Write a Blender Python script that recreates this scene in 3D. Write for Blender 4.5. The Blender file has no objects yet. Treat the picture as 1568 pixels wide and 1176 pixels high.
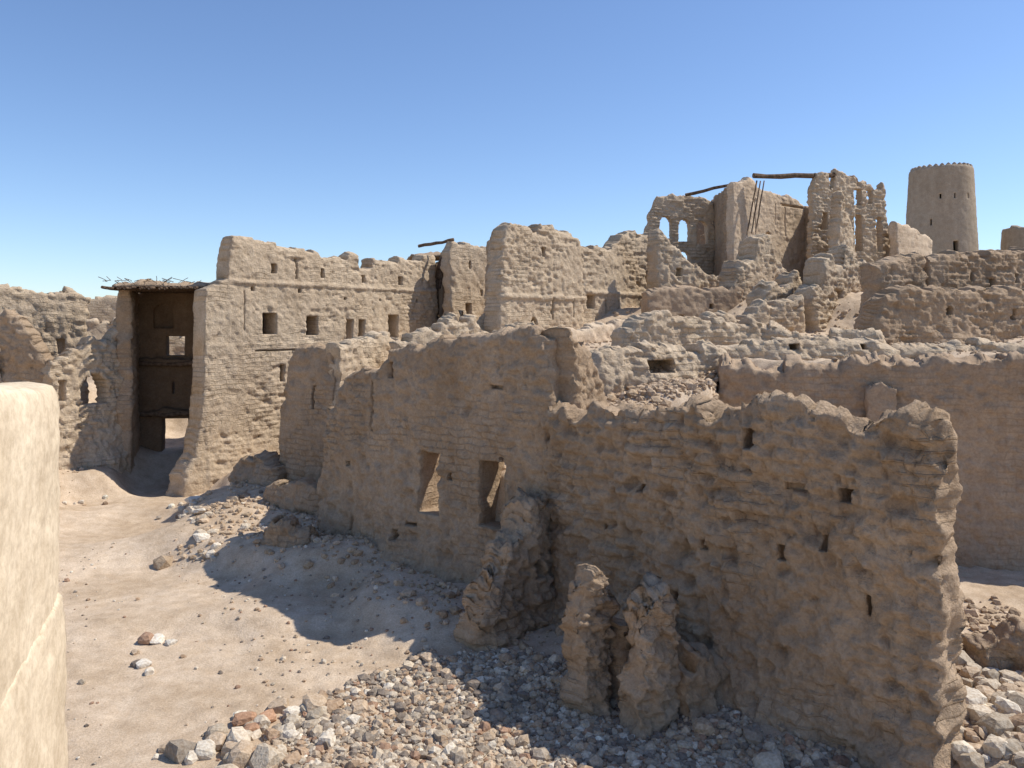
import bpy, math, random, bmesh
import numpy as np
from mathutils import Vector
random.seed(7); RNG=np.random.default_rng(7)
S=bpy.context.scene
# ---------------------------------------------------------------- noise
def _h(ix,iy,iz):
    n=(ix.astype(np.uint32)*np.uint32(374761393)+iy.astype(np.uint32)*np.uint32(668265263)+iz.astype(np.uint32)*np.uint32(2246822519))
    n=(n^(n>>np.uint32(13)))*np.uint32(1274126177)
    n=n^(n>>np.uint32(16))
    return (n&np.uint32(0xffffff)).astype(np.float64)/float(0xffffff)*2-1
def vn(x,y,z):
    x=np.asarray(x,float);y=np.asarray(y,float)+0*x;z=np.asarray(z,float)+0*x
    ix=np.floor(x).astype(np.int64);iy=np.floor(y).astype(np.int64);iz=np.floor(z).astype(np.int64)
    fx=x-ix;fy=y-iy;fz=z-iz
    ux=fx*fx*(3-2*fx);uy=fy*fy*(3-2*fy);uz=fz*fz*(3-2*fz)
    r=0
    for a in (0,1):
        wx=ux if a else 1-ux
        for b in (0,1):
            wy=uy if b else 1-uy
            for c in (0,1):
                wz=uz if c else 1-uz
                r=r+wx*wy*wz*_h(ix+a,iy+b,iz+c)
    return r
def fbm(x,y,z,f=1.0,o=4,g=0.5):
    r=0;a=1.0;t=0
    for i in range(o):
        r=r+a*vn(np.asarray(x)*f+17.3*i,np.asarray(y)*f+5.1*i,np.asarray(z)*f-9.7*i);t+=a;a*=g;f*=2.03
    return r/t*1.5
def sst(a,b,x):
    t=np.clip((x-a)/(b-a),0,1);return t*t*(3-2*t)
# ---------------------------------------------------------------- materials
def newmat(name):
    m=bpy.data.materials.new(name);m.use_nodes=True
    nt=m.node_tree;b=nt.nodes['Principled BSDF'];b.inputs['Roughness'].default_value=0.95
    try:b.inputs['Specular IOR Level'].default_value=0.1
    except Exception:pass
    return m,nt,b
def N(nt,t,**k):
    n=nt.nodes.new(t)
    for a,v in k.items():
        if a in n.inputs.keys():n.inputs[a].default_value=v
        else:setattr(n,a,v)
    return n
def math_(nt,op,a,b):
    n=nt.nodes.new('ShaderNodeMath');n.operation=op
    for i,v in enumerate((a,b)):
        if isinstance(v,(int,float)):n.inputs[i].default_value=v
        else:nt.links.new(v,n.inputs[i])
    return n.outputs[0]
def mix(nt,f,a,b,mode='MIX'):
    n=nt.nodes.new('ShaderNodeMix');n.data_type='RGBA';n.blend_type=mode
    for i,v in ((0,f),(6,a),(7,b)):
        if isinstance(v,(int,float,tuple)):n.inputs[i].default_value=v
        else:nt.links.new(v,n.inputs[i])
    return n.outputs[2]
def ramp(nt,src,p0,p1,c0=(0,0,0,1),c1=(1,1,1,1)):
    r=nt.nodes.new('ShaderNodeValToRGB');r.color_ramp.elements[0].position=p0;r.color_ramp.elements[1].position=p1
    r.color_ramp.elements[0].color=c0;r.color_ramp.elements[1].color=c1
    nt.links.new(src,r.inputs[0]);return r.outputs[0]
def mud(name,ca,cb,brick=0.6,bump=0.5,bw=0.38,bh=0.13,fine=1.0,mort=.4):
    m,nt,b=newmat(name);L=nt.links
    geo=N(nt,'ShaderNodeNewGeometry');P=geo.outputs['Position']
    def noise(sc,det=3,rough=.6,vec=P):
        n=N(nt,'ShaderNodeTexNoise');n.inputs['Scale'].default_value=sc;n.inputs['Detail'].default_value=det;n.inputs['Roughness'].default_value=rough
        L.new(vec,n.inputs['Vector']);return n.outputs['Fac']
    big=noise(.55,2);mid=noise(3.2,5,.68);fin=noise(19,4,.75)
    mp=N(nt,'ShaderNodeMapping');mp.inputs['Scale'].default_value=(1.6,1.6,.22);L.new(P,mp.inputs['Vector'])
    streak=noise(1.3,3,.6,mp.outputs[0])
    col=mix(nt,ramp(nt,big,.35,.65),ca+(1,),cb+(1,))
    col=mix(nt,ramp(nt,mid,.3,.72),mix(nt,1.0,col,(.82,.79,.76,1),'MULTIPLY'),mix(nt,1.0,col,(1.08,1.08,1.08,1),'MULTIPLY'))
    col=mix(nt,ramp(nt,streak,.45,.75),col,mix(nt,1.0,col,(.87,.855,.84,1),'MULTIPLY'))
    col=mix(nt,ramp(nt,fin,.36,.60),mix(nt,1.0,col,(.80,.78,.75,1),'MULTIPLY'),col)
    h=math_(nt,'ADD',math_(nt,'MULTIPLY',mid,.55),math_(nt,'MULTIPLY',fin,.5*fine))
    if brick>0:
        at=N(nt,'ShaderNodeAttribute',attribute_name='wuv')
        wob=N(nt,'ShaderNodeTexNoise');wob.inputs['Scale'].default_value=1.8;L.new(at.outputs['Vector'],wob.inputs['Vector'])
        wm=nt.nodes.new('ShaderNodeVectorMath');wm.operation='MULTIPLY_ADD';L.new(wob.outputs['Color'],wm.inputs[0]);wm.inputs[1].default_value=(.25,.2,0);L.new(at.outputs['Vector'],wm.inputs[2])
        br=N(nt,'ShaderNodeTexBrick');L.new(wm.outputs[0],br.inputs['Vector'])
        br.inputs['Scale'].default_value=1;br.inputs['Brick Width'].default_value=bw;br.inputs['Row Height'].default_value=bh;br.inputs['Mortar Size'].default_value=.018;br.inputs['Mortar Smooth'].default_value=.5
        mk=math_(nt,'MULTIPLY',br.outputs['Fac'],ramp(nt,noise(.8,4),.50,.60))
        h=math_(nt,'SUBTRACT',h,math_(nt,'MULTIPLY',mk,brick))
        col=mix(nt,math_(nt,'MULTIPLY',mk,mort),col,mix(nt,1.0,col,(.7,.66,.6,1),'MULTIPLY'))
    L.new(col,b.inputs['Base Color'])
    bp=N(nt,'ShaderNodeBump');bp.inputs['Strength'].default_value=bump;bp.inputs['Distance'].default_value=.1
    L.new(h,bp.inputs['Height']);L.new(bp.outputs[0],b.inputs['Normal'])
    return m
M_mud=mud('mudbrick',(.44,.325,.22),(.53,.40,.28),.22,.85)
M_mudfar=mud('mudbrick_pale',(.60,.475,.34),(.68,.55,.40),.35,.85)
M_plaster=mud('mud_plaster',(.42,.31,.215),(.49,.37,.26),.04,.4)
M_litpl=mud('lit_mud_plaster',(.64,.505,.365),(.71,.57,.42),.06,.4)  # lighter copy of the mud plaster, sunlight put into the colour
M_dark=mud('shade_dark_plaster',(.20,.14,.09),(.26,.18,.115),.0,.4)  # plaster darkened in colour to stand in for interior shade
M_plaster2=mud('smooth_plaster',(.71,.58,.41),(.77,.64,.465),0,.10,fine=.6)
M_tower=mud('tower_plaster',(.41,.335,.25),(.45,.37,.28),0,.25)
def groundmat():
    m,nt,b=newmat('sandy_ground');L=nt.links
    P=N(nt,'ShaderNodeNewGeometry').outputs['Position']
    def noise(sc,det=3,r=.6):
        n=N(nt,'ShaderNodeTexNoise');n.inputs['Scale'].default_value=sc;n.inputs['Detail'].default_value=det;n.inputs['Roughness'].default_value=r
        L.new(P,n.inputs['Vector']);return n.outputs['Fac']
    col=mix(nt,ramp(nt,noise(.5),.38,.62),(.57,.44,.31,1),(.71,.57,.425,1))
    col=mix(nt,ramp(nt,noise(4,4,.7),.35,.68),mix(nt,1.0,col,(.80,.77,.74,1),'MULTIPLY'),col)
    fin=noise(35,4,.75)
    col=mix(nt,ramp(nt,fin,.36,.6),mix(nt,1.0,col,(.78,.755,.73,1),'MULTIPLY'),col)
    L.new(col,b.inputs['Base Color'])
    h=math_(nt,'ADD',math_(nt,'MULTIPLY',fin,.3),math_(nt,'MULTIPLY',noise(5,4,.7),.6))
    bp=N(nt,'ShaderNodeBump');bp.inputs['Strength'].default_value=.6;bp.inputs['Distance'].default_value=.08
    L.new(h,bp.inputs['Height']);L.new(bp.outputs[0],b.inputs['Normal']);return m
M_ground=groundmat()
def stonemat():
    m,nt,b=newmat('stone');L=nt.links
    at=N(nt,'ShaderNodeAttribute',attribute_name='scol')
    P=N(nt,'ShaderNodeNewGeometry').outputs['Position']
    n=N(nt,'ShaderNodeTexNoise');n.inputs['Scale'].default_value=28;n.inputs['Detail'].default_value=3;L.new(P,n.inputs['Vector'])
    c=mix(nt,ramp(nt,n.outputs['Fac'],.35,.65),mix(nt,1.0,at.outputs['Color'],(.74,.69,.64,1),'MULTIPLY'),at.outputs['Color'])
    L.new(c,b.inputs['Base Color'])
    bp=N(nt,'ShaderNodeBump');bp.inputs['Strength'].default_value=.5;bp.inputs['Distance'].default_value=.03
    L.new(n.outputs['Fac'],bp.inputs['Height']);L.new(bp.outputs[0],b.inputs['Normal']);return m
M_stone=stonemat()
def woodmat():
    m,nt,b=newmat('weathered_wood');L=nt.links
    P=N(nt,'ShaderNodeNewGeometry').outputs['Position']
    n=N(nt,'ShaderNodeTexNoise');n.inputs['Scale'].default_value=9;n.inputs['Detail'].default_value=4;L.new(P,n.inputs['Vector'])
    L.new(ramp(nt,n.outputs['Fac'],.3,.7,(.07,.045,.03,1),(.20,.14,.095,1)),b.inputs['Base Color']);return m
M_wood=woodmat()
# ---------------------------------------------------------------- mesh helpers
def mesh_obj(name,V,F,mat,smooth=True,attrs=None,parent=None):
    me=bpy.data.meshes.new(name)
    V=np.asarray(V,np.float32);F=np.asarray(F,np.int32);n=F.shape[1]
    me.vertices.add(len(V));me.vertices.foreach_set('co',V.ravel())
    me.loops.add(F.size);me.loops.foreach_set('vertex_index',F.ravel())
    me.polygons.add(len(F));me.polygons.foreach_set('loop_start',np.arange(0,F.size,n,dtype=np.int32))
    try: me.polygons.foreach_set('loop_total',np.full(len(F),n,np.int32))
    except Exception: pass
    me.polygons.foreach_set('use_smooth',np.full(len(F),smooth,bool))
    me.update(calc_edges=True);me.validate()
    if attrs:
        for k,(ty,a) in attrs.items():
            at=me.attributes.new(k,ty,'POINT')
            at.data.foreach_set('vector' if ty=='FLOAT_VECTOR' else 'color',np.asarray(a,np.float32).ravel())
    me.materials.append(mat)
    o=bpy.data.objects.new(name,me);S.collection.objects.link(o)
    if parent:o.parent=parent
    return o
def empty(name):
    o=bpy.data.objects.new(name,None);S.collection.objects.link(o);return o
SEED=[0]
def wall(name,path,top,thick=.6,z0=-.3,res=.08,holes=(),rough=.05,brick=.02,jag=.12,batter=.08,flare=.25,
         gz=None,mat=None,nt=4,end=.10,ledges=(),parent=None,closed=False,bl=.38,bh=.13,expose=0.0,und=.05,topnoise=.1,lump=0.0,blk_=.75):
    SEED[0]+=1;sd=SEED[0]*13.37
    P=np.array(path,float)
    if closed:P=np.vstack([P,P[:1]])
    seg=np.linalg.norm(np.diff(P,axis=0),axis=1);cs=np.concatenate([[0],np.cumsum(seg)]);Ln=cs[-1]
    ns=max(3,int(round(Ln/res)));s=np.linspace(0,Ln,ns+1)
    px=np.interp(s,cs,P[:,0]);py=np.interp(s,cs,P[:,1])
    if closed:
        tx=np.roll(px[:-1],-1)-np.roll(px[:-1],1);ty=np.roll(py[:-1],-1)-np.roll(py[:-1],1);tx=np.append(tx,tx[0]);ty=np.append(ty,ty[0])
    else:
        tx=np.gradient(px);ty=np.gradient(py)
    l=np.hypot(tx,ty);tx/=l;ty/=l;nx,ny=ty,-tx
    T=np.array(top,float);base=np.interp(s,T[:,0],T[:,1])
    if jag>0:
        blk=_h(np.floor(s/bl+sd).astype(np.int64),np.zeros(ns+1,np.int64)+int(sd),np.zeros(ns+1,np.int64))
        base=base+jag*.8*fbm(s,sd,0.,.9,4)+jag*blk_*blk+jag*.35*fbm(s,sd,3.,5,3)
    if gz is None:gz=z0+.3
    zmax=base.max()+.01;nz=max(2,int(math.ceil((zmax-z0)/res)));z=z0+np.arange(nz+1)*res
    sc=(s[:-1]+s[1:])/2;zc=(z[:-1]+z[1:])/2
    tc=(base[:-1]+base[1:])/2
    solid=np.repeat((z[None,:-1]<tc[:,None]-res*.3)[:,:,None],nt,axis=2)
    for hdef in holes:
        a,b,c,d=hdef[:4];arch=hdef[4] if len(hdef)>4 else 0;dep=hdef[5] if len(hdef)>5 else 1
        ms=(sc[:,None]>a)&(sc[:,None]<b);mz=(zc[None,:]>c)&(zc[None,:]<d)
        if arch:
            w=(b-a)/2;zz=d-w*1.1
            mm=(((sc[:,None]-(a+b)/2)/w)**2+(np.maximum(zc[None,:]-zz,0)/(w*1.1))**2<1)&mz
        else:mm=ms&mz
        kk=max(1,int(round(nt*dep)))
        solid[:,:,:kk]&=~mm[:,:,None]
    if not closed:
        pad=np.pad(solid,1)
    else:
        pad=np.pad(solid,((0,0),(1,1),(1,1)));pad=np.concatenate([pad[-1:],pad,pad[:1]],0)
    J,K=nz+1,nt+1
    idx=lambda i,j,k:(i*J+j)*K+k
    Fs=[]
    for ax in range(3):
        sl0=[slice(1,-1)]*3;sl1=[slice(1,-1)]*3
        sl0[ax]=slice(0,-1);sl1[ax]=slice(1,None)
        A=pad[tuple(sl0)];B=pad[tuple(sl1)]
        for pos,(Q,R) in ((1,(A,B)),(0,(B,A))):
            i,j,k=np.nonzero(Q&~R)
            o=[(0,0),(1,0),(1,1),(0,1)]
            if not pos:o=o[::-1]
            c=[]
            for a,b in o:
                if ax==0:c.append(idx(i,j+a,k+b))
                elif ax==1:c.append(idx(i+b,j,k+a))
                else:c.append(idx(i+a,j+b,k))
            Fs.append(np.stack(c,1))
    F=np.concatenate(Fs)
    u,inv=np.unique(F,return_inverse=True);F=inv.reshape(F.shape)
    k=u%K;j=(u//K)%J;i=u//(K*J)
    ss=s[i];top_=base[i];zz=np.minimum(z[j],top_)
    c=1-2*k/nt
    dt=top_-zz
    ht=thick/2*(1+batter*np.clip((top_-zz)/2.5,0,2))+flare*np.exp(-np.maximum(zz-gz,0)/.4)*(.6+.6*fbm(ss,sd,0.,1.1,2))
    ht=ht*(1-.2*np.exp(-dt/.07))
    X0=px[i];Y0=py[i]
    qx=X0+nx[i]*c*thick/2;qy=Y0+ny[i]*c*thick/2
    er=sst(-.12-expose,.3-expose,fbm(qx,qy,zz+sd,.6,3)-.18*sst(.3,1.6,dt)+.08)
    zb=zz+.06*fbm(ss,zz,sd,.8,2);sb=ss+.10*fbm(ss+9,zz,sd,1.1,2)
    row=np.floor(zb/bh);fz=zb/bh-row;fs=sb/bl+.5*(row%2)+.25*_h(row.astype(np.int64),row.astype(np.int64),row.astype(np.int64));col=np.floor(fs);fs=fs-col
    ji=np.minimum(np.minimum(fz,1-fz)*bh,np.minimum(fs,1-fs)*bl)
    bump=sst(0,.04,ji)
    bro=_h(row.astype(np.int64),col.astype(np.int64),np.zeros_like(row,dtype=np.int64)+int(sd))
    d=rough*(.6*fbm(qx,qy,zz,1.1,2)+.95*fbm(qx,qy,zz+4,6,4,.68))
    d2=brick*er*((bump-.8)*(1+bro*.5)+bro*.7-1.6*(bro<-.72)*bump)
    if lump>0:
        bil=1-np.abs(vn(qx*4.3,qy*4.3,zz*6.5+sd))*1.6
        d2=d2-lump*.5*bil*sst(-.1,.5,fbm(qx,qy,zz+sd,.8,2))
        d2=d2+lump*.6*vn(qx*11,qy*11,zz*11)
    pit=fbm(qx,qy,zz+sd,4.2,3);d2=d2-(brick*1.2+lump*.8)*sst(.42,.7,pit)
    d=d+d2*(.25+.75*sst(0,.16,dt))
    for (zl,hh,dd) in ledges:d=d+dd*(sst(zl-hh,zl-hh*.6,zz)*sst(-zl-hh,-zl-hh*.3,-zz))
    off=c*(ht)+c*d+und*fbm(ss,zz,sd,.35,2)*.8
    if not closed:
        ew=np.exp(-ss/.4)*-1+np.exp(-(Ln-ss)/.4)
        ds=ew*end*(fbm(zz,sd,ss*.0,1.6,4)+.7*fbm(qx,qy,zz+3,5,3))+rough*.4*fbm(qx,qy,zz+9,4,3)
        er2=np.maximum(np.exp(-ss/.12),np.exp(-(Ln-ss)/.12));off=off-c*ht*.16*er2
    else: ds=0
    dz=np.exp(-dt/.06)*(.03*(1-c*c)+topnoise*fbm(qx,qy,sd,3.0,4,.6)-0.02)
    V=np.stack([X0+nx[i]*off+tx[i]*ds,Y0+ny[i]*off+ty[i]*ds,zz+dz],1)
    wuv=np.stack([ss+sd,zz,0*zz],1)
    return mesh_obj(name,V,F,mat or M_mud,True,{'wuv':('FLOAT_VECTOR',wuv)},parent)
def pole(name,p0,p1,r=.05,parent=None,mat=None,n=8,seg=6):
    p0=Vector(p0);p1=Vector(p1);d=(p1-p0);q=d.to_track_quat('Z','Y');V=[];F=[]
    for a in range(seg+1):
        c=p0+d*(a/seg)+Vector((random.uniform(-1,1),random.uniform(-1,1),random.uniform(-1,1)))*r*.35
        rr=r*random.uniform(.85,1.1)
        for b in range(n):
            t=b/n*2*math.pi;V.append(tuple(c+q@Vector((math.cos(t)*rr,math.sin(t)*rr,0))))
    for a in range(seg):
        for b in range(n):F.append((a*n+b,a*n+(b+1)%n,(a+1)*n+(b+1)%n,(a+1)*n+b))
    for base in (0,seg*n):
        for b in range(1,n-2,2):F.append((base,base+b,base+b+1,base+b+2))
    return mesh_obj(name,V,F,mat or M_wood,True,None,parent)
# ---------------------------------------------------------------- terrain
LOW=np.array([(0,5,0),(0,-10,0),(-8,8,0),(8,6,.2),(-5,12,0),(-2,10,0),(1,10,0),(3,8.8,0),(-7.2,15.5,0),(-9.3,19.5,.05),(-10.4,23.5,.05),(-12,18,.3),(-16,19,2.2),(-13.4,21.5,1.5),(-12.2,22.6,1.0),(-11.2,21.5,.2),
 (-10.9,27.5,.9),(-11,31,2.2),(-8.8,22.0,.2),(-7.4,22.6,.95),(-5.4,23.6,1.2),(-7.0,20.8,.85),(-6.2,19.0,.7),(-5.2,20,.8),(-5.7,17.5,.55),(-3.6,16.0,.7),(-1.8,13.9,.5),(1.2,11.4,.25),(3.2,9.6,.2),(-4.9,16.4,.6),(-5.7,15.3,.05),(-3.6,13.9,.2),
 (5.8,9.7,.55),(6.6,11,.45),(7,12.5,.2),(5,13,.2),(8,14.5,.2),(11,13.6,.2),(5.6,15.6,.3),(14,12,.3),(-14,24,2.4),(-16,27,3),(-15,31,3.5),(-18,36,4),(-8,33,2),(-10,40,3),(-22,22,2.5),(-25,10,.5),(-4.9,18.4,.7),(-4.9,22,.9),(-30,40,3),(-3,12.2,.02),(25,10,.5)],float)
HIGH=np.array([(-3,19,3.0),(-3,23,4),(-2,17,2.0),(-1,17,2.2),(-1,15.5,1.7),(.3,15,2.3),(2,15,3.4),(3.5,16.5,3.8),(2,18.5,4.1),(4,19,4.3),(0,21,4.4),(-2,26,4.5),(1,25,4.5),(4,23,4.4),(5,27,4.9),(8,24,4.7),(6,30,5.7),(9,30,6.2),(12,29,6.2),(16,31,6.5),(10,22,4.5),(14,21,4.6),(12,18,4.4),(8,18.4,4.3),(5.3,18.8,4.25),(18,18,4.5),(20,26,6),(14,38,8),(30,50,8),(6,38,7),(0,38,5),(-5,36,4),(-6,50,3),(32,60,8.2)],float)
BX=[-5.2,-4.7,-4.3,-3.9,.77,1.5,4,4.6,11.5,22];BY=[60,26,20,17.4,13.4,13.2,15.6,17.45,15.8,13]
def idw(x,y,C):
    num=0;den=0
    for a,b,c in C:
        w=1/((x-a)**2+(y-b)**2+.15)**2.2;num=num+w*c;den=den+w
    return num/den
def hgt(x,y,fine=True):
    x=np.asarray(x,float);y=np.asarray(y,float)
    lo=idw(x,y,LOW);hi=idw(x,y,HIGH)
    b=np.interp(x,BX,BY);w=.35+.6*np.exp(-((x-2.6)/1.4)**2)
    h=lo+(hi-lo)*sst(-w,w,y-b)
    h=h+(3-h)*sst(60,130,np.hypot(x,y))
    amp=.05+.08*sst(.2,1.0,h)
    path=np.exp(-((x+5.8+(y-13)*.42)/1.8)**2)*(y<23)
    h=h+amp*(1-.6*path)*fbm(x,y,0.,.9,4)+(.035-.018*path)*fbm(x,y,4.,4,4,.6)
    return h
def axis(a,b,st,lo,hi):
    m=list(np.arange(a,b,st));L=[];v=a;d=st
    while v>lo:d*=1.25;v-=d;L.append(v)
    R=[];v=m[-1];d=st
    while v<hi:d*=1.25;v+=d;R.append(v)
    return np.array(L[::-1]+m+R)
gx=axis(-18,18,.09,-2500,2500)
gy=axis(7,16,.06,-2500,15);gy=gy[gy<16]
gy=np.unique(np.concatenate([gy,axis(16.05,40,.11,16.04,2500)]))
GX,GY=np.meshgrid(gx,gy,indexing='ij');GZ=hgt(GX.ravel(),GY.ravel())
a,b=len(gx),len(gy);ii,jj=np.meshgrid(np.arange(a-1),np.arange(b-1),indexing='ij');ii=ii.ravel();jj=jj.ravel()
mesh_obj('ground',np.stack([GX.ravel(),GY.ravel(),GZ],1),np.stack([ii*b+jj,(ii+1)*b+jj,(ii+1)*b+jj+1,ii*b+jj+1],1),M_ground)
# ---------------------------------------------------------------- foreground walls
pw=empty('roadside_plaster_wall')
wall('wall_body',[(-2.04,2.2),(-2.82,4.6)],[(0,4.80),(1.2,4.75),(1.8,4.71),(2.3,4.68),(2.52,4.66)],thick=.42,z0=-.2,res=.022,rough=.012,brick=0,jag=.03,batter=0,flare=.02,mat=M_plaster2,end=.03,und=.03,topnoise=.02,nt=8,blk_=0,parent=pw)
wall('wall_footing',[(-1.91,2.3),(-2.63,4.58)],[(0,3.2),(1.6,3.42),(2.3,3.5)],thick=.14,z0=-.2,res=.03,rough=.014,brick=0,jag=.05,batter=0.05,flare=.02,mat=M_plaster2,end=.05,und=.03,topnoise=.03,nt=4,blk_=0,parent=pw)
fw=empty('ruined_mudbrick_house')
wall('front_wall_with_windows',[(-4,17.4),(.77,13.3)],[(0,1.5),(.12,2.3),(.25,3.2),(.6,3.45),(.8,3.9),(1.5,4.1),(2.0,4.2),(2.3,4.55),(2.8,4.66),(3.6,4.74),(4.8,4.76),(5.6,4.9),(6.29,4.85)],
 thick=.6,res=.036,holes=[(3.22,3.79,1.5,2.66),(4.78,5.36,1.5,2.67),(2.6,2.75,.9,1.1,0,.3),(2.9,3.2,1.2,1.3,0,.3),(1.2,1.3,.8,1.15,0,.4),(3.95,4.1,2.2,2.32,0,.3),(1.0,1.12,2.1,2.22,0,.3),(2.25,2.45,4.0,4.3,0,.4),(5.0,5.35,3.9,3.98,0,.2),(1.75,1.82,2.9,3.9,0,.2)],rough=.08,brick=.022,jag=.1,gz=.4,flare=.4,parent=fw,mat=M_mud,nt=5,bh=.155,lump=.03,expose=0)
for nm,s0 in (('window_lintel_a',3.2),('window_lintel_b',4.76)):
    t0=(s0-.08)/6.29;t1=(s0+.68)/6.29
    for q,o in enumerate((.18,0,-.18)):
        pole(nm+'_%d'%q,(-4+4.77*t0-.65*o,17.4-4.1*t0-.76*o,2.71),(-4+4.77*t1-.65*o,17.4-4.1*t1-.76*o,2.71),.045,fw)
wall('front_wall_right',[(.6,13.45),(4.73,8.6)],[(0,4.2),(.35,3.75),(.8,3.62),(2.2,3.74),(3.1,3.78),(3.3,3.98),(3.5,3.8),(3.7,3.95),(4.0,3.86),(4.3,4.02),(4.7,4.0),(5.2,3.84),(5.6,3.88),(5.8,4.0),(6.1,3.96),(6.37,3.85)],
 thick=.58,res=.029,holes=[(5.25,5.42,2.95,3.12),(4.0,4.15,3.45,3.7),(4.55,4.8,2.98,3.1,0,.4),(5.55,5.62,1.7,1.95,0,.5),(4.45,4.58,2.1,2.3,0,.4),(3.3,3.4,2.0,2.15,0,.3),(2.2,2.35,2.6,2.72,0,.4),(1.5,1.6,1.9,2.0,0,.3),(2.9,3.05,1.2,1.35,0,.4),(5.0,5.12,2.35,2.5,0,.4)],
 rough=.095,brick=.042,jag=.13,gz=.15,flare=.32,parent=fw,mat=M_mud,expose=.14,end=.10,nt=6,bh=.165,bl=.34,lump=.045,topnoise=.17)
wall('return_wall',[(.74,13.3),(1.5,14.5)],[(0,4.82),(.4,4.75),(.7,4.4),(1.0,4.1),(1.4,3.7)],thick=.7,res=.04,rough=.09,brick=.02,jag=.12,parent=fw,lump=.03,flare=.1,gz=3)
wall('crumbled_cross_wall',[(-.62,11.95),(.5,13.25)],[(0,.5),(.15,1.1),(.5,1.5),(.8,1.8),(1.2,2.2),(1.72,2.35)],thick=.55,res=.033,rough=.14,brick=0,jag=.16,flare=.25,parent=fw,end=.15,batter=.35,nt=8,topnoise=.2,lump=.05,holes=[(1.15,1.4,1.0,1.4,1,1)],und=.12)
wall('crumbled_pier',[(.86,10.1),(1.2,10.5)],[(0,1.6),(.2,1.78),(.5,1.55)],thick=.38,res=.026,rough=.14,brick=0,jag=.1,flare=.14,parent=fw,end=.14,batter=.3,nt=10,topnoise=.15,lump=.05,und=.18)
wall('crumbled_pier_b',[(1.5,9.75),(1.98,10.05)],[(0,1.6),(.2,1.82),(.42,1.8),(.56,1.5)],thick=.42,res=.026,rough=.15,brick=0,jag=.1,flare=.16,parent=fw,end=.14,batter=.3,nt=10,topnoise=.15,lump=.05,und=.18)
wall('low_stub',[(1.3,10.5),(1.9,11.4)],[(0,1.1),(.5,.9),(1.1,1.3)],thick=.55,res=.04,rough=.14,brick=0,jag=.25,parent=fw,nt=8,lump=.05)
wall('low_stub_b',[(2.1,10.0),(2.8,10.6)],[(0,.7),(.5,.7),(.9,.9)],thick=.55,res=.04,rough=.14,brick=0,jag=.2,parent=fw,nt=8,lump=.05)
wall('fallen_wall_fragment',[(6.2,10.7),(7.4,10.3)],[(0,.9),(.5,1.15),(1.25,1.0)],thick=.5,res=.04,rough=.14,brick=.01,jag=.2,nt=8,lump=.06,gz=.5)
hb=empty('ruined_mudbrick_house')
wall('end_wall',[(-6.05,21.2),(-4.35,20.1)],[(0,1.6),(.15,3.0),(.4,4.2),(.7,4.45),(1.4,4.55),(2.0,4.5)],thick=.5,res=.05,rough=.07,brick=.018,jag=.1,parent=hb,gz=.5,mat=M_mud,holes=[(1.3,1.42,2.9,3.5,0,.4)],lump=.03)
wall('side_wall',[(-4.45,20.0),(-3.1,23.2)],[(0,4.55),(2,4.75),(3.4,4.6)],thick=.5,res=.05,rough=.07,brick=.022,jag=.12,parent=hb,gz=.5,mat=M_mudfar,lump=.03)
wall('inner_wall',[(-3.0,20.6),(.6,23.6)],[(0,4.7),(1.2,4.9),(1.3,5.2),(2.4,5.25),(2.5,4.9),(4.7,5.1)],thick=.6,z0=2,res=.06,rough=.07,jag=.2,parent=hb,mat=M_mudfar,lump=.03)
wall('low_mudbrick_wall',[(-5.9,19.6),(-3.9,17.9)],[(0,1.15),(1,1.3),(2.3,1.3)],thick=.4,res=.05,rough=.07,jag=.12,gz=.8,flare=.15,lump=.04)
wall('low_mudbrick_wall',[(-7.3,21.5),(-5.9,20.7)],[(0,1.3),(.5,1.7),(1.6,1.3)],thick=.6,res=.05,rough=.12,jag=.2,gz=1.0,nt=6,lump=.06)
wall('low_mudbrick_wall',[(-5.0,16.3),(-4.0,16.1)],[(0,.85),(.4,1.1),(1,.95)],thick=.6,res=.04,rough=.14,jag=.15,gz=.5,nt=8,lump=.06,flare=.15,brick=0)
# ---------------------------------------------------------------- three storey facade
fa=empty('mudbrick_house_facade')
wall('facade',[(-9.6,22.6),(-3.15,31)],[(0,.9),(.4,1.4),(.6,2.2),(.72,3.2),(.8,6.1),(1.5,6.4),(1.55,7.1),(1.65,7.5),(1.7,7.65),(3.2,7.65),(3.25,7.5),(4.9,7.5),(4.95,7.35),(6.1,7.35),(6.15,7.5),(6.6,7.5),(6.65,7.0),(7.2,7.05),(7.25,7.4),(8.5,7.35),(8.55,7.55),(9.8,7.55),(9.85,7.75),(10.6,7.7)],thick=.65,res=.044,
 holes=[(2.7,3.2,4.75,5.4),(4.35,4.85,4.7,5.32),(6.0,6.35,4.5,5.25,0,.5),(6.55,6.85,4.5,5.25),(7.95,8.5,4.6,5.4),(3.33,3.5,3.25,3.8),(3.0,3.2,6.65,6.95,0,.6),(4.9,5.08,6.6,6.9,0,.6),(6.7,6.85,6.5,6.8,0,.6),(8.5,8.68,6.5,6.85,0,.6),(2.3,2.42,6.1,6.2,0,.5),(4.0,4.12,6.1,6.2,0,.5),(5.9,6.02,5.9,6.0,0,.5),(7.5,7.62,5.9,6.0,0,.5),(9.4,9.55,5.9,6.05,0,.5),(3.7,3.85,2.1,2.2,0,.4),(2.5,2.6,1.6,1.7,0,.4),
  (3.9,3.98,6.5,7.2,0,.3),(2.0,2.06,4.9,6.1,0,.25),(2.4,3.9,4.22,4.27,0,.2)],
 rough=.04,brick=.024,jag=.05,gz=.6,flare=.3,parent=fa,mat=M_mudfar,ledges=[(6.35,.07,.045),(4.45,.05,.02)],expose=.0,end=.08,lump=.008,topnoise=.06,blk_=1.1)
wall('return_wall',[(-9.2,23.7),(-9.85,26.6)],[(0,6.1),(3,6.4)],thick=.4,res=.1,parent=fa,mat=M_dark)
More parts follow.
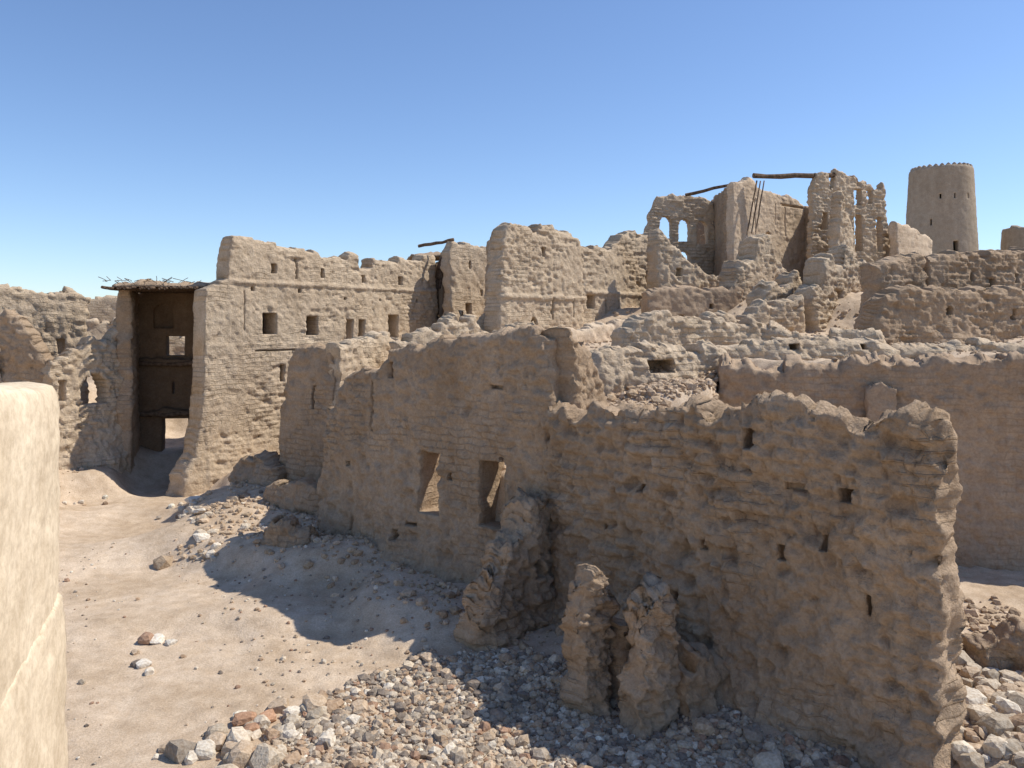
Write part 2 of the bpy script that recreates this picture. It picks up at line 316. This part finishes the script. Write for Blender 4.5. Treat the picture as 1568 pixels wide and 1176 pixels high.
wall('shade_rear_wall',[(-9.4,26.4),(-5.0,32.3)],[(0,6.0),(7.3,6.0)],thick=.4,res=.12,parent=fa,mat=M_dark,z0=1,jag=0)  # added close behind the facade, coloured dark, so its windows read dark
wall('shade_slab',[(-9.0,26.3),(-4.6,32.0)],[(0,6.0),(7.2,6.0)],thick=2.4,z0=5.8,res=.15,parent=fa,flare=0,jag=.03,batter=0,gz=-9)  # slab added over the space behind the facade to darken its windows
rc=empty('timber_roofed_house')
wall('back_wall',[(-12.5,26.2),(-9.8,26.6)],[(0,6.2),(2.7,6.2)],thick=.4,res=.045,holes=[(1.12,1.68,4.03,4.7),(1.0,1.85,.5,1.97),(.7,1.35,4.95,5.75,1,.5),(1.3,1.38,2.8,3.2)],rough=.03,brick=.01,jag=0,parent=rc,mat=M_dark,z0=0,flare=.1)  # dark colour paints in the shade of the recess
wall('left_wall',[(-11.75,24.1),(-12.5,26.3)],[(0,6.15),(2.3,6.2)],thick=.42,res=.05,rough=.06,parent=rc,z0=-.1,jag=.05,mat=M_mud)
for n,zz in (('floor_beam_upper',3.75),('floor_beam_lower',2.1)):
    pole(n,(-12.1,25.95,zz+.02),(-9.6,26.05,zz+.05),.08,rc)
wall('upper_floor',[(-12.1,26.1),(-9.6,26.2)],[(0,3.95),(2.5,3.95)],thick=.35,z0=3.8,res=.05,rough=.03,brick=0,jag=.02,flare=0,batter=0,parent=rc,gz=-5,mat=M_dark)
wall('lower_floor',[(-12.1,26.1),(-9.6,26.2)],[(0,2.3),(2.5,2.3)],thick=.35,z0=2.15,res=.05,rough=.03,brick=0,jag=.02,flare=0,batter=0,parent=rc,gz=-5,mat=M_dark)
wall('roof',[(-12.0,24.9),(-9.2,25.1)],[(0,6.34),(2.8,6.37)],thick=2.9,z0=6.18,res=.08,rough=.04,brick=0,jag=.05,flare=0,batter=0,parent=rc,gz=-5,nt=12)
for q in range(16):
    x=-12.0+q*.18;pole('rafter_%d'%q,(x+random.uniform(-.05,.05),23.4+random.uniform(-.15,.1),6.14),(x-.1,26.3,6.14),.045,rc)
for q in range(45):
    x=random.uniform(-12.1,-9.4);y=random.uniform(23.4,24.2);dx=random.uniform(-.3,.3);dy=random.uniform(-.3,-.05)
    pole('thatch_twig_%d'%q,(x,y,6.33+random.uniform(0,.06)),(x+dx,y+dy,6.3+random.uniform(-.1,.2)),.009,rc,n=4,seg=2)
lr=empty('ruined_mudbrick_house')
wall('arched_window_wall',[(-13.0,22.3),(-12.0,24.6)],[(0,3.9),(.7,4.3),(1.3,4.6),(1.9,4.7),(2.2,5.2),(2.5,5.6)],thick=.5,res=.045,holes=[(.85,1.75,2.7,3.6,1,.9),(.2,.4,2.9,3.5,0,.6)],rough=.08,brick=.025,jag=.2,parent=lr,gz=1.1,flare=.4,mat=M_mudfar,lump=.04)
wall('cross_wall',[(-14.4,22.6),(-12.95,22.5)],[(0,5.6),(.5,5.5),(1.0,4.8),(1.4,4.2)],thick=.5,res=.055,rough=.1,brick=.025,jag=.2,parent=lr,z0=.5,lump=.04)
wall('rear_wall',[(-17.2,23.5),(-14.0,26.2)],[(0,6.35),(1.5,6.2),(3,6.15),(3.6,6.3),(4.2,5.9)],thick=.6,res=.06,holes=[(2.5,2.85,4.1,4.8),(3.3,3.5,4.1,4.6,0,.6)],rough=.07,brick=.03,jag=.16,parent=lr,z0=1,mat=M_mudfar,lump=.03)
wall('middle_wall',[(-15.3,21.8),(-13.6,23.2)],[(0,4.6),(.8,4.4),(1.5,3.2),(2.2,2.7)],thick=.6,res=.06,rough=.09,brick=.025,jag=.25,parent=lr,z0=.8,mat=M_mudfar,lump=.04)
wall('distant_mudbrick_wall',[(-22,35),(-12,39)],[(0,6.0),(4,6.2),(6,6.0),(11,6.3)],thick=.6,res=.15,z0=1,jag=.2,mat=M_mudfar)
wall('distant_mudbrick_wall',[(-19,30),(-12.5,33)],[(0,5.0),(3,5.3),(7,4.6)],thick=.7,res=.12,z0=1,jag=.4,mat=M_mudfar,rough=.12)
# ---------------------------------------------------------------- central cluster
ce=empty('ruined_mudbrick_house')
wall('left_block',[(-2.45,30),(-.4,32.2)],[(0,8.2),(1.5,8.1),(3,8.0)],thick=.5,res=.06,z0=3,holes=[(.7,1.0,5.3,5.9),(.9,1.0,7.2,7.5,0,.5),(1.5,1.6,6.2,6.4,0,.5)],rough=.04,brick=.022,jag=.08,parent=ce,mat=M_mudfar)
wall('dark_room_side',[(-2.45,30.6),(-3.0,34)],[(0,8.1),(3.4,7.6)],thick=.3,res=.1,z0=3,parent=ce,mat=M_dark)  # side and back walls coloured dark to paint shade into the gap
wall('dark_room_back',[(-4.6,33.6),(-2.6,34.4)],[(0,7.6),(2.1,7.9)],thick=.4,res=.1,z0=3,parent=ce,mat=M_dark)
wall('dark_room_roof',[(-4.2,32.6),(-2.6,33.0)],[(0,7.95),(1.6,7.98)],thick=2.2,z0=7.8,res=.1,parent=ce,mat=M_mud,flare=0,gz=-9,jag=.04,batter=0)
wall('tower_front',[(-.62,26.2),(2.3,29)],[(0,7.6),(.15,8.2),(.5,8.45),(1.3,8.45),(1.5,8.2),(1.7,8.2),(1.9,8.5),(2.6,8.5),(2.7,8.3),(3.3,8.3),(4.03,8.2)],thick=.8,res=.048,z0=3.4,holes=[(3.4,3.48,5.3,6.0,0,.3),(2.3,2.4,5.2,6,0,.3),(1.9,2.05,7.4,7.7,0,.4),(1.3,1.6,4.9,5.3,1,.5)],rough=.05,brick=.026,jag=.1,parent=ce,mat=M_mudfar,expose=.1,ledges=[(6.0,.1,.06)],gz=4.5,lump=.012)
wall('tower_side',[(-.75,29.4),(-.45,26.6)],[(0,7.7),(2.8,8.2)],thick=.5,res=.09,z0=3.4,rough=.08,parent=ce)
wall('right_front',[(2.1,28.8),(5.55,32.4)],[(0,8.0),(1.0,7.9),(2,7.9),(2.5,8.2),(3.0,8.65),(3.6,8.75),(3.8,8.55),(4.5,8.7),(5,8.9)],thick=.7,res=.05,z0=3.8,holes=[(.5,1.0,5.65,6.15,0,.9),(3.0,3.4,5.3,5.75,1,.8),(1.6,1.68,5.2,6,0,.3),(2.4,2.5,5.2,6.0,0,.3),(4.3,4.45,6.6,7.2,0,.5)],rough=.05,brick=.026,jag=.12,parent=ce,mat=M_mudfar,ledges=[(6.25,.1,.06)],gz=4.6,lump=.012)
wall('low_front',[(-1.8,27.5),(-.3,27.2)],[(0,5.5),(1.5,5.4)],thick=.6,res=.08,z0=3.4,rough=.1,jag=.3,parent=ce,mat=M_mudfar)
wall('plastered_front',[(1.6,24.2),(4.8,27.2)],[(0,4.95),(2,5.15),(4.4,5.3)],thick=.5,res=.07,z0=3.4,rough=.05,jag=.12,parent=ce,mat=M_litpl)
for q in range(5):
    pole('stair_timber_%d'%q,(-3.3+.12*q,30.9,6.0+.12*q),(-2.75+.04*q,31.4,7.9),.05,ce)
pole('roof_timber',(-3.6,30.8,8.1),(-2.2,30.3,8.3),.06,ce)
# ---------------------------------------------------------------- upper right complex
up=empty('ruined_hilltop_house')
wall('arched_wall',[(5.6,33.5),(8.6,34.2)],[(0,9.0),(.2,9.8),(.5,10.5),(1.2,10.6),(2.4,10.5),(3.1,10.4)],thick=.3,res=.04,z0=5,holes=[(.6,1.15,8.7,9.65,1),(1.45,1.98,8.6,9.55,1),(2.28,2.78,8.5,9.5,1),(1.5,1.95,7.6,8.2,1)],rough=.04,brick=.02,jag=.08,parent=up,mat=M_mudfar)
wall('dark_side_wall',[(8.95,35.4),(8.6,31.6)],[(0,10.5),(3.8,10.6)],thick=.4,res=.1,z0=5,parent=up,mat=M_mud)
wall('dark_back_wall',[(8.3,36.4),(9.2,36.6)],[(0,9.9),(2,10.2)],thick=.4,res=.12,z0=5,parent=up)
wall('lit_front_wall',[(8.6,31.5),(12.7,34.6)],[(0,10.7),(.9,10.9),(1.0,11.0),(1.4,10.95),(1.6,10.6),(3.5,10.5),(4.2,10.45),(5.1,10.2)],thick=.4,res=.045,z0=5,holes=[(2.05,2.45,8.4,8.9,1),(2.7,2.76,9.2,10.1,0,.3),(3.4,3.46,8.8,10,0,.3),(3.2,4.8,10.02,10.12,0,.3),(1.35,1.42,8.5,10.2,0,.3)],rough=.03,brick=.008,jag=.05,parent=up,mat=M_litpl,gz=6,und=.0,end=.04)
wall('side_room_wall',[(12.6,34.6),(13.6,33.2)],[(0,10.1),(1.7,10.3)],thick=.4,res=.08,z0=5,parent=up,mat=M_mud)
pole('roof_beam',(9.6,31.7,10.98),(13.2,32.6,11.2),.10,up)
pole('roof_beam_b',(7.3,33.6,10.55),(9.4,32.3,10.85),.07,up)
for q in range(3):
    pole('leaning_pole_%d'%q,(9.2+.17*q,31.2-.02*q,8.6+.05*q),(9.75+.14*q,31.7,10.8),.028,up)
wall('pillar_wall',[(12.0,32.2),(15.9,33.6)],[(0,10.6),(.15,11.2),(.9,11.25),(.95,10.5),(1.15,10.4),(1.2,11.2),(1.6,11.3),(2.2,11.3),(2.6,11.0),(3.1,11.05),(3.3,10.7),(3.8,10.9),(3.95,9.6),(4.15,9.0)],thick=.35,res=.042,z0=5,
 holes=[(.5,.8,8.9,9.6,0,1),(2.15,2.55,10.0,10.65,0,1),(2.15,2.55,8.1,9.6,0,1),(2.85,3.15,10.1,10.65,0,1),(3.3,3.65,8.1,9.6,1,1),(1.25,1.35,8,10.4,0,.4)],rough=.06,brick=.03,jag=.14,parent=up,mat=M_mudfar,expose=.3,gz=7,lump=.02,und=.02)
wall('pillar_wall_rear',[(12.5,31.0),(13.5,31.8)],[(0,9.0),(.3,10.2),(.7,9.5),(1.3,8.6)],thick=.5,res=.055,z0=5,rough=.07,brick=.03,jag=.3,parent=up,mat=M_mudfar,gz=6.5,lump=.03)
wall('low_lit_wall',[(15.6,32.6),(18.0,34.4)],[(0,9.25),(1.5,9.1),(3.2,8.7)],thick=.4,res=.1,z0=5,rough=.02,jag=.04,parent=up,mat=M_litpl,und=.02)  # sunlit brightness comes from the lighter plaster colour
sl=empty('ruined_slope_house')
wall('slope_wall',[(5.3,30.0),(8.4,31.4)],[(0,8.5),(.2,8.5),(.6,8.15),(1.2,7.7),(2.0,7.2),(2.7,6.8),(3.4,7.0)],thick=.8,res=.05,z0=4,rough=.07,brick=.024,jag=.14,parent=sl,mat=M_mudfar,gz=5.5,holes=[(.8,1.1,6.9,7.2,0,.5)],lump=.02)
wall('buttress',[(7.6,28.2),(10.2,30.2)],[(0,6.7),(.4,7.3),(1.1,7.5),(1.3,8.2),(2.1,8.25),(2.3,7.5),(2.7,7.3),(3.3,6.9)],thick=.9,res=.05,z0=4,rough=.07,brick=.022,jag=.14,parent=sl,mat=M_mudfar,gz=5,lump=.02,holes=[(1.0,1.2,6.1,6.5,0,.5)])
wall('ragged_pier',[(9.5,25.8),(12.6,28.6)],[(0,6.2),(.5,6.4),(.6,7.2),(1.2,7.4),(1.4,6.9),(1.9,7.1),(2.1,7.7),(2.5,7.6),(3,7.3),(4.2,7.0)],thick=.8,res=.05,z0=4,rough=.08,brick=.026,jag=.2,parent=sl,mat=M_mudfar,gz=5,holes=[(1.4,1.75,5.0,6.2,0,.6)],lump=.03)
wall('lower_wall',[(4.5,27.0),(8.0,28.2)],[(0,6.1),(1.5,6.35),(3.7,6.3)],thick=.6,res=.055,z0=3.8,rough=.04,jag=.08,parent=sl,mat=M_plaster,holes=[(2.3,2.5,5.6,5.8,0,.6),(1.0,1.4,5.0,5.4,1,.7)],gz=4.6)
wall('mid_wall',[(8.0,26.2),(9.7,27.4)],[(0,6.0),(.6,6.5),(1.0,6.4),(2.1,6.8)],thick=.8,res=.06,z0=4,rough=.07,brick=.025,jag=.2,parent=sl,mat=M_mudfar,lump=.02)
wall('mid_wall_b',[(5.8,24.2),(9.2,25.6)],[(0,5.2),(.8,5.5),(1.6,5.4),(2.2,5.7),(3.7,5.9)],thick=.7,res=.055,z0=3.8,rough=.07,brick=.025,jag=.2,parent=sl,mat=M_mudfar,lump=.02,holes=[(1.0,1.3,4.9,5.2,1,.6)])
def ring(cx,cy,r,n=64):return [(cx+r*math.cos(-t/n*2*math.pi+math.pi/2),cy+r*math.sin(-t/n*2*math.pi+math.pi/2)) for t in range(n)][::-1]
def tower(name,cx,cy,rb,rt,zb,zt,holes,mer=True):
    g=empty(name)
    P=ring(cx,cy,rb);C=2*math.pi*rb
    holes2=[(h[0]*C,h[1]*C)+tuple(h[2:]) for h in holes]
    o=wall('shaft',P,[(0,zt),(C,zt)],thick=.7,z0=zb,res=.12,holes=holes2,rough=.03,brick=.008,jag=0 if mer else .2,batter=0,flare=0,gz=-50,parent=g,mat=M_tower,closed=True,und=0,topnoise=.03)
    me=o.data;co=np.empty(len(me.vertices)*3,np.float32);me.vertices.foreach_get('co',co);co=co.reshape(-1,3)
    t=np.clip((co[:,2]-zb)/(zt-zb),0,1);k=1+(rt/rb-1)*t
    co[:,0]=cx+(co[:,0]-cx)*k;co[:,1]=cy+(co[:,1]-cy)*k;me.vertices.foreach_set('co',co.ravel());me.update()
    m=30 if mer else 0
    for q in range(m):
        a0=q/m*2*math.pi;a1=a0+.7*2*math.pi/m
        pts=[(cx+(rt+.06)*math.cos(a0+(a1-a0)*w),cy+(rt+.06)*math.sin(a0+(a1-a0)*w)) for w in (0,.5,1)]
        wall('merlon_%d'%q,pts,[(0,zt+.08),(.14,zt+.2),(.28,zt+.08)],thick=.3,z0=zt-.15,res=.06,rough=.02,brick=0,jag=0,flare=0,batter=0,gz=-50,parent=g,mat=M_tower,end=.02,und=0,topnoise=.03,nt=2)
    R=rt*.9;V=[(cx,cy,zt-1)]+[(cx+R*math.cos(q/24*6.2832),cy+R*math.sin(q/24*6.2832),zt-1) for q in range(24)]
    F=[(0,1+q,1+(q+1)%24) for q in range(24)];mesh_obj('floor',V,F,M_tower,False,None,g)
    return g
tower('round_watchtower',32.3,60,2.3,1.88,7,16.8,[(.46,.485,10.3,11.2),(.40,.41,14.3,14.7),(.47,.478,14.3,14.7),(.54,.548,14.3,14.7),(.36,.37,12.4,12.9)])
tower('ruined_round_tower',39.3,58,3.0,2.8,6,12.1,[(.42,.43,10,10.4)],False)
# ---------------------------------------------------------------- right terraces
wall('terrace_mudbrick_wall',[(10.6,23.6),(17,26.4),(24,30)],[(0,7.0),(1,7.2),(3,7.15),(3.8,7.2),(7,7.5),(15,8.2)],thick=.8,res=.05,z0=4,rough=.065,brick=.034,jag=.13,mat=M_mud,expose=.3,gz=4.8,lump=.02,holes=[(1.9,2.05,6.0,7.4,0,.6),(3.9,4.05,6.4,6.7,0,.6),(4.7,4.9,6.2,6.5,0,.5),(5.9,6.1,6.4,6.7,0,.5)])
wall('terrace_mudbrick_wall',[(9.4,21.3),(17,23.6),(22,25)],[(0,5.0),(.4,5.9),(2,6.15),(4,6.0),(8,6.1),(13,6.3)],thick=.9,res=.046,z0=3.8,rough=.07,brick=.034,jag=.16,mat=M_mud,expose=.3,gz=4.5,lump=.02,holes=[(2.3,2.55,5.3,5.55,1,1),(4.6,4.75,5.2,5.5,0,.5)])
wall('terrace_mudbrick_wall',[(2.7,20.3),(6.6,21.6),(9.6,20.6)],[(0,4.9),(.6,5.2),(2.2,5.25),(3.8,5.1),(5,4.8),(7.2,4.8)],thick=.9,res=.046,z0=3.6,rough=.08,brick=.026,jag=.16,mat=M_mudfar,expose=.2,gz=4.2,nt=6,lump=.025)
wall('terrace_mudbrick_wall',[(1.5,16.9),(3.0,17.6),(4.7,18.2)],[(0,4.2),(.8,4.5),(2,4.6),(3.6,4.55)],thick=.8,res=.04,z0=3,rough=.08,brick=.026,jag=.16,mat=M_mudfar,expose=.2,gz=3.9,nt=6,holes=[(1.3,2.0,4.0,4.3,0,.6)],lump=.03)
wall('terrace_mudbrick_wall',[(4.7,18.7),(9,18.9),(15,18.0)],[(0,4.6),(4,4.7),(10.5,4.65)],thick=.8,res=.046,z0=3.5,rough=.08,brick=.026,jag=.12,mat=M_mudfar,expose=.2,gz=4.3,nt=6,lump=.025,holes=[(1.6,1.85,4.45,4.6,0,.5),(3.3,3.5,4.45,4.6,0,.5)])
rw=empty('plastered_retaining_wall')
wall('wall_body',[(4.55,17.55),(11.5,15.8),(16,14.6)],[(0,4.2),(2,4.25),(3.6,4.3),(5,4.35),(12,4.4)],thick=.9,res=.042,z0=-.2,rough=.06,brick=.012,jag=.15,mat=M_plaster,gz=.3,flare=.3,und=.15,nt=7,topnoise=.18,lump=.012,
 holes=[(3.7,3.82,2.9,3.0,0,.2)],parent=rw)
wall('pilaster',[(7.25,16.38),(7.85,16.23)],[(0,3.75),(.3,3.85),(.62,3.7)],thick=.22,res=.04,z0=-.1,rough=.03,brick=0,jag=.05,mat=M_plaster,gz=.3,flare=.15,und=.02,parent=rw)
# ---------------------------------------------------------------- stones
def icos(sub):
    bm=bmesh.new();bmesh.ops.create_icosphere(bm,subdivisions=sub,radius=1)
    V=np.array([v.co[:] for v in bm.verts]);F=np.array([[v.index for v in f.verts] for f in bm.faces]);bm.free();return V,F
I1=icos(1);I2=icos(2)
def scatter(name,pts,sizes,cols,base,mat,sink=.35,zs=None,flat=.7,smooth=False,jit=.28):
    BV,BF=base;n=len(pts);nv=len(BV)
    x=pts[:,0];y=pts[:,1];z=hgt(x,y) if zs is None else zs
    var=[]
    for q in range(14):
        v=BV*np.array([1,RNG.uniform(.6,.95),RNG.uniform(.5,1)*flat/.7*.85])
        n3=fbm(BV[:,0]+q*7.7,BV[:,1],BV[:,2],1.1,2);v=v*(1+jit*1.4*n3)[:,None]
        v=np.clip(v,-RNG.uniform(.6,.85,3),RNG.uniform(.6,.85,3))
        var.append(v)
    var=np.array(var);vi=RNG.integers(0,14,n)
    ang=RNG.uniform(0,6.28,n);ca,sa=np.cos(ang),np.sin(ang)
    tl=RNG.normal(0,.35,n);ct,st=np.cos(tl),np.sin(tl)
    v=var[vi]*sizes[:,None,None]
    a=v[:,:,0];b=v[:,:,1];c=v[:,:,2]
    b2=b*ct[:,None]-c*st[:,None];c2=b*st[:,None]+c*ct[:,None]
    X=a*ca[:,None]-b2*sa[:,None]+x[:,None];Y=a*sa[:,None]+b2*ca[:,None]+y[:,None];Z=c2+(z+sizes*(.5-sink))[:,None]
    V=np.stack([X,Y,Z],2).reshape(-1,3);F=(BF[None]+(np.arange(n)*nv)[:,None,None]).reshape(-1,3)
    C=np.repeat(np.concatenate([cols,np.ones((n,1))],1),nv,axis=0)
    return mesh_obj(name,V,F,mat,smooth,{'scol':('FLOAT_COLOR',C)})
PAL=np.array([(.50,.42,.32),(.37,.31,.245),(.63,.54,.42),(.26,.215,.175),(.43,.31,.21),(.52,.405,.29),(.37,.24,.165),(.74,.66,.54)])
MUDP=np.array([(.50,.38,.26),(.56,.43,.30),(.46,.34,.23),(.60,.47,.34)])
def pal(n,P,p=None):
    c=P[RNG.choice(len(P),n,p=p)];return np.clip(c*RNG.uniform(.82,1.12,(n,1)),0,.78)
def inpoly(x,y,poly):
    ins=np.zeros(len(x),bool);j=len(poly)-1
    for i in range(len(poly)):
        xi,yi=poly[i];xj,yj=poly[j]
        ins^=((yi>y)!=(yj>y))&(x<(xj-xi)*(y-yi)/(yj-yi+1e-9)+xi);j=i
    return ins
def rnd(n,x0,x1,y0,y1):return np.stack([RNG.uniform(x0,x1,n),RNG.uniform(y0,y1,n)],1)
p=rnd(32000,-5,6,7,12.5);jx=.35*fbm(p[:,0],p[:,1],0.,1.5,4)
m=inpoly(p[:,0]+jx,p[:,1]+jx,[(-3.5,7),(-3.0,9.4),(-2.4,11.0),(-1.6,11.7),(0,11.8),(1.3,11.0),(3.6,9.3),(5.2,7)])
p=p[m];n=len(p);scatter('gravel',p,RNG.gamma(2.4,.0125,n)+.017,pal(n,PAL,[.16,.18,.14,.12,.12,.15,.07,.06]),I1,M_stone)
C=[]
for cx,cy,r,k in ((-3.2,9.6,.5,24),(-2.6,10.0,.45,30),(-2.9,8.9,.4,22),(-4.1,9.3,.3,4),(-5.6,12.5,.3,4),(-5.4,11.6,.2,2),(-8.0,19.9,.3,14),(-7.5,19.0,.22,12),(-7.1,18.1,.22,12),(-6.7,17.2,.22,12),(-6.3,16.4,.2,7),(-8.6,20.8,.35,9),(-5.4,17.5,.6,7),(-6.6,19.6,.7,6),(2.9,8.5,.7,20),(5.6,9.2,.5,50),(6.1,10.2,.6,50),(5.3,8.4,.4,40),(7,11,.9,40),(-11.6,21.5,.5,6)):
    C.append(RNG.normal((cx,cy),r*.6,(k,2)))
p=np.concatenate(C);n=len(p)
scatter('rubble_stones',p,RNG.gamma(4.5,.018,n)+.025,pal(n,PAL,[.2,.06,.25,.02,.08,.14,.02,.23]),I2,M_stone,smooth=False)
p=np.array([(-5.62,12.62),(-5.38,12.55),(-5.45,11.75),(-7.3,18.6),(-8.1,20.3),(-6.6,17.0)]);scatter('pale_flat_stones',p,np.array([.16,.12,.15,.2,.22,.2]),pal(6,np.array([(.76,.70,.60)])),I2,M_stone,flat=.35,sink=.3)
p=np.array([(-3.35,9.95),(-3.1,10.05),(-3.2,9.75),(-2.6,10.1)]);scatter('broken_fired_bricks',p,np.array([.19,.16,.14,.1]),pal(4,np.array([(.50,.30,.19)])),I2,M_stone,sink=.2)
p=np.array([(2.9,9.0),(3.6,8.55),(4.35,8.0),(2.3,9.6),(-3.1,9.1),(-2.55,10.25),(-3.05,10.35),(-3.5,9.4)]);scatter('boulder_stones',p,np.array([.2,.24,.28,.15,.2,.22,.18,.16]),pal(8,PAL[[5,5,2]]),I2,M_stone,sink=.2)
p=rnd(1800,-9,0,8,20);pm=np.abs(p[:,0]+5.8+(p[:,1]-13)*.42)>RNG.uniform(.3,1.8,len(p));p=p[pm];n=len(p)
scatter('scattered_pebbles',p,RNG.gamma(2.5,.008,n)+.01,pal(n,PAL),I1,M_stone)
A=[rnd(3400,-5.2,4.5,9,17.8)]
A[0]=A[0][(A[0][:,0]+A[0][:,1]+RNG.normal(0,.35,len(A[0]))>11.3)]
A+= [rnd(2600,1,5,13.5,18.5),rnd(1200,3,18,17,24),rnd(900,2,14,23,31),rnd(700,-7.3,-4,16.2,23.5),rnd(400,-15,-12,20,25),rnd(1500,5,8.5,8.6,14),rnd(300,-3,3,18,27)]
p=np.concatenate(A);n=len(p)
scatter('mud_rubble',p,RNG.gamma(1.9,.022,n)+.015,pal(n,MUDP),I1,M_stone,jit=.4)
# ---------------------------------------------------------------- light, sky, camera
el=math.radians(53);az=math.radians(10)
d=Vector((math.cos(el)*math.cos(az),math.cos(el)*math.sin(az),math.sin(el)))
sl_=bpy.data.lights.new('sun','SUN');sl_.energy=5.0;sl_.angle=math.radians(.5);sl_.color=(1,.95,.86)
so=bpy.data.objects.new('sun',sl_);so.rotation_euler=d.to_track_quat('Z','Y').to_euler();S.collection.objects.link(so)
w=bpy.data.worlds.new('World');S.world=w;w.use_nodes=True;nt=w.node_tree
sky=nt.nodes.new('ShaderNodeTexSky');sky.sky_type='NISHITA';sky.sun_disc=False;sky.sun_elevation=el;sky.sun_rotation=math.radians(90)-az
sky.air_density=1.0;sky.dust_density=0.4;sky.ozone_density=1.0;sky.altitude=800
tint=mix(nt,1.0,sky.outputs[0],(.95,1.06,1.24,1),'MULTIPLY')
bg=nt.nodes['Background'];bg.inputs[1].default_value=.135;nt.links.new(tint,bg.inputs[0])
cam=bpy.data.cameras.new('camera');co=bpy.data.objects.new('camera',cam);S.collection.objects.link(co)
cam.sensor_width=36;cam.lens=28.0;cam.clip_end=6000;cam.clip_start=.05
co.location=(0,0,5);co.rotation_euler=(math.radians(90),0,0);cam.shift_y=-88/1568
S.camera=co
S.view_settings.view_transform='Standard';S.view_settings.look='None';S.view_settings.exposure=0
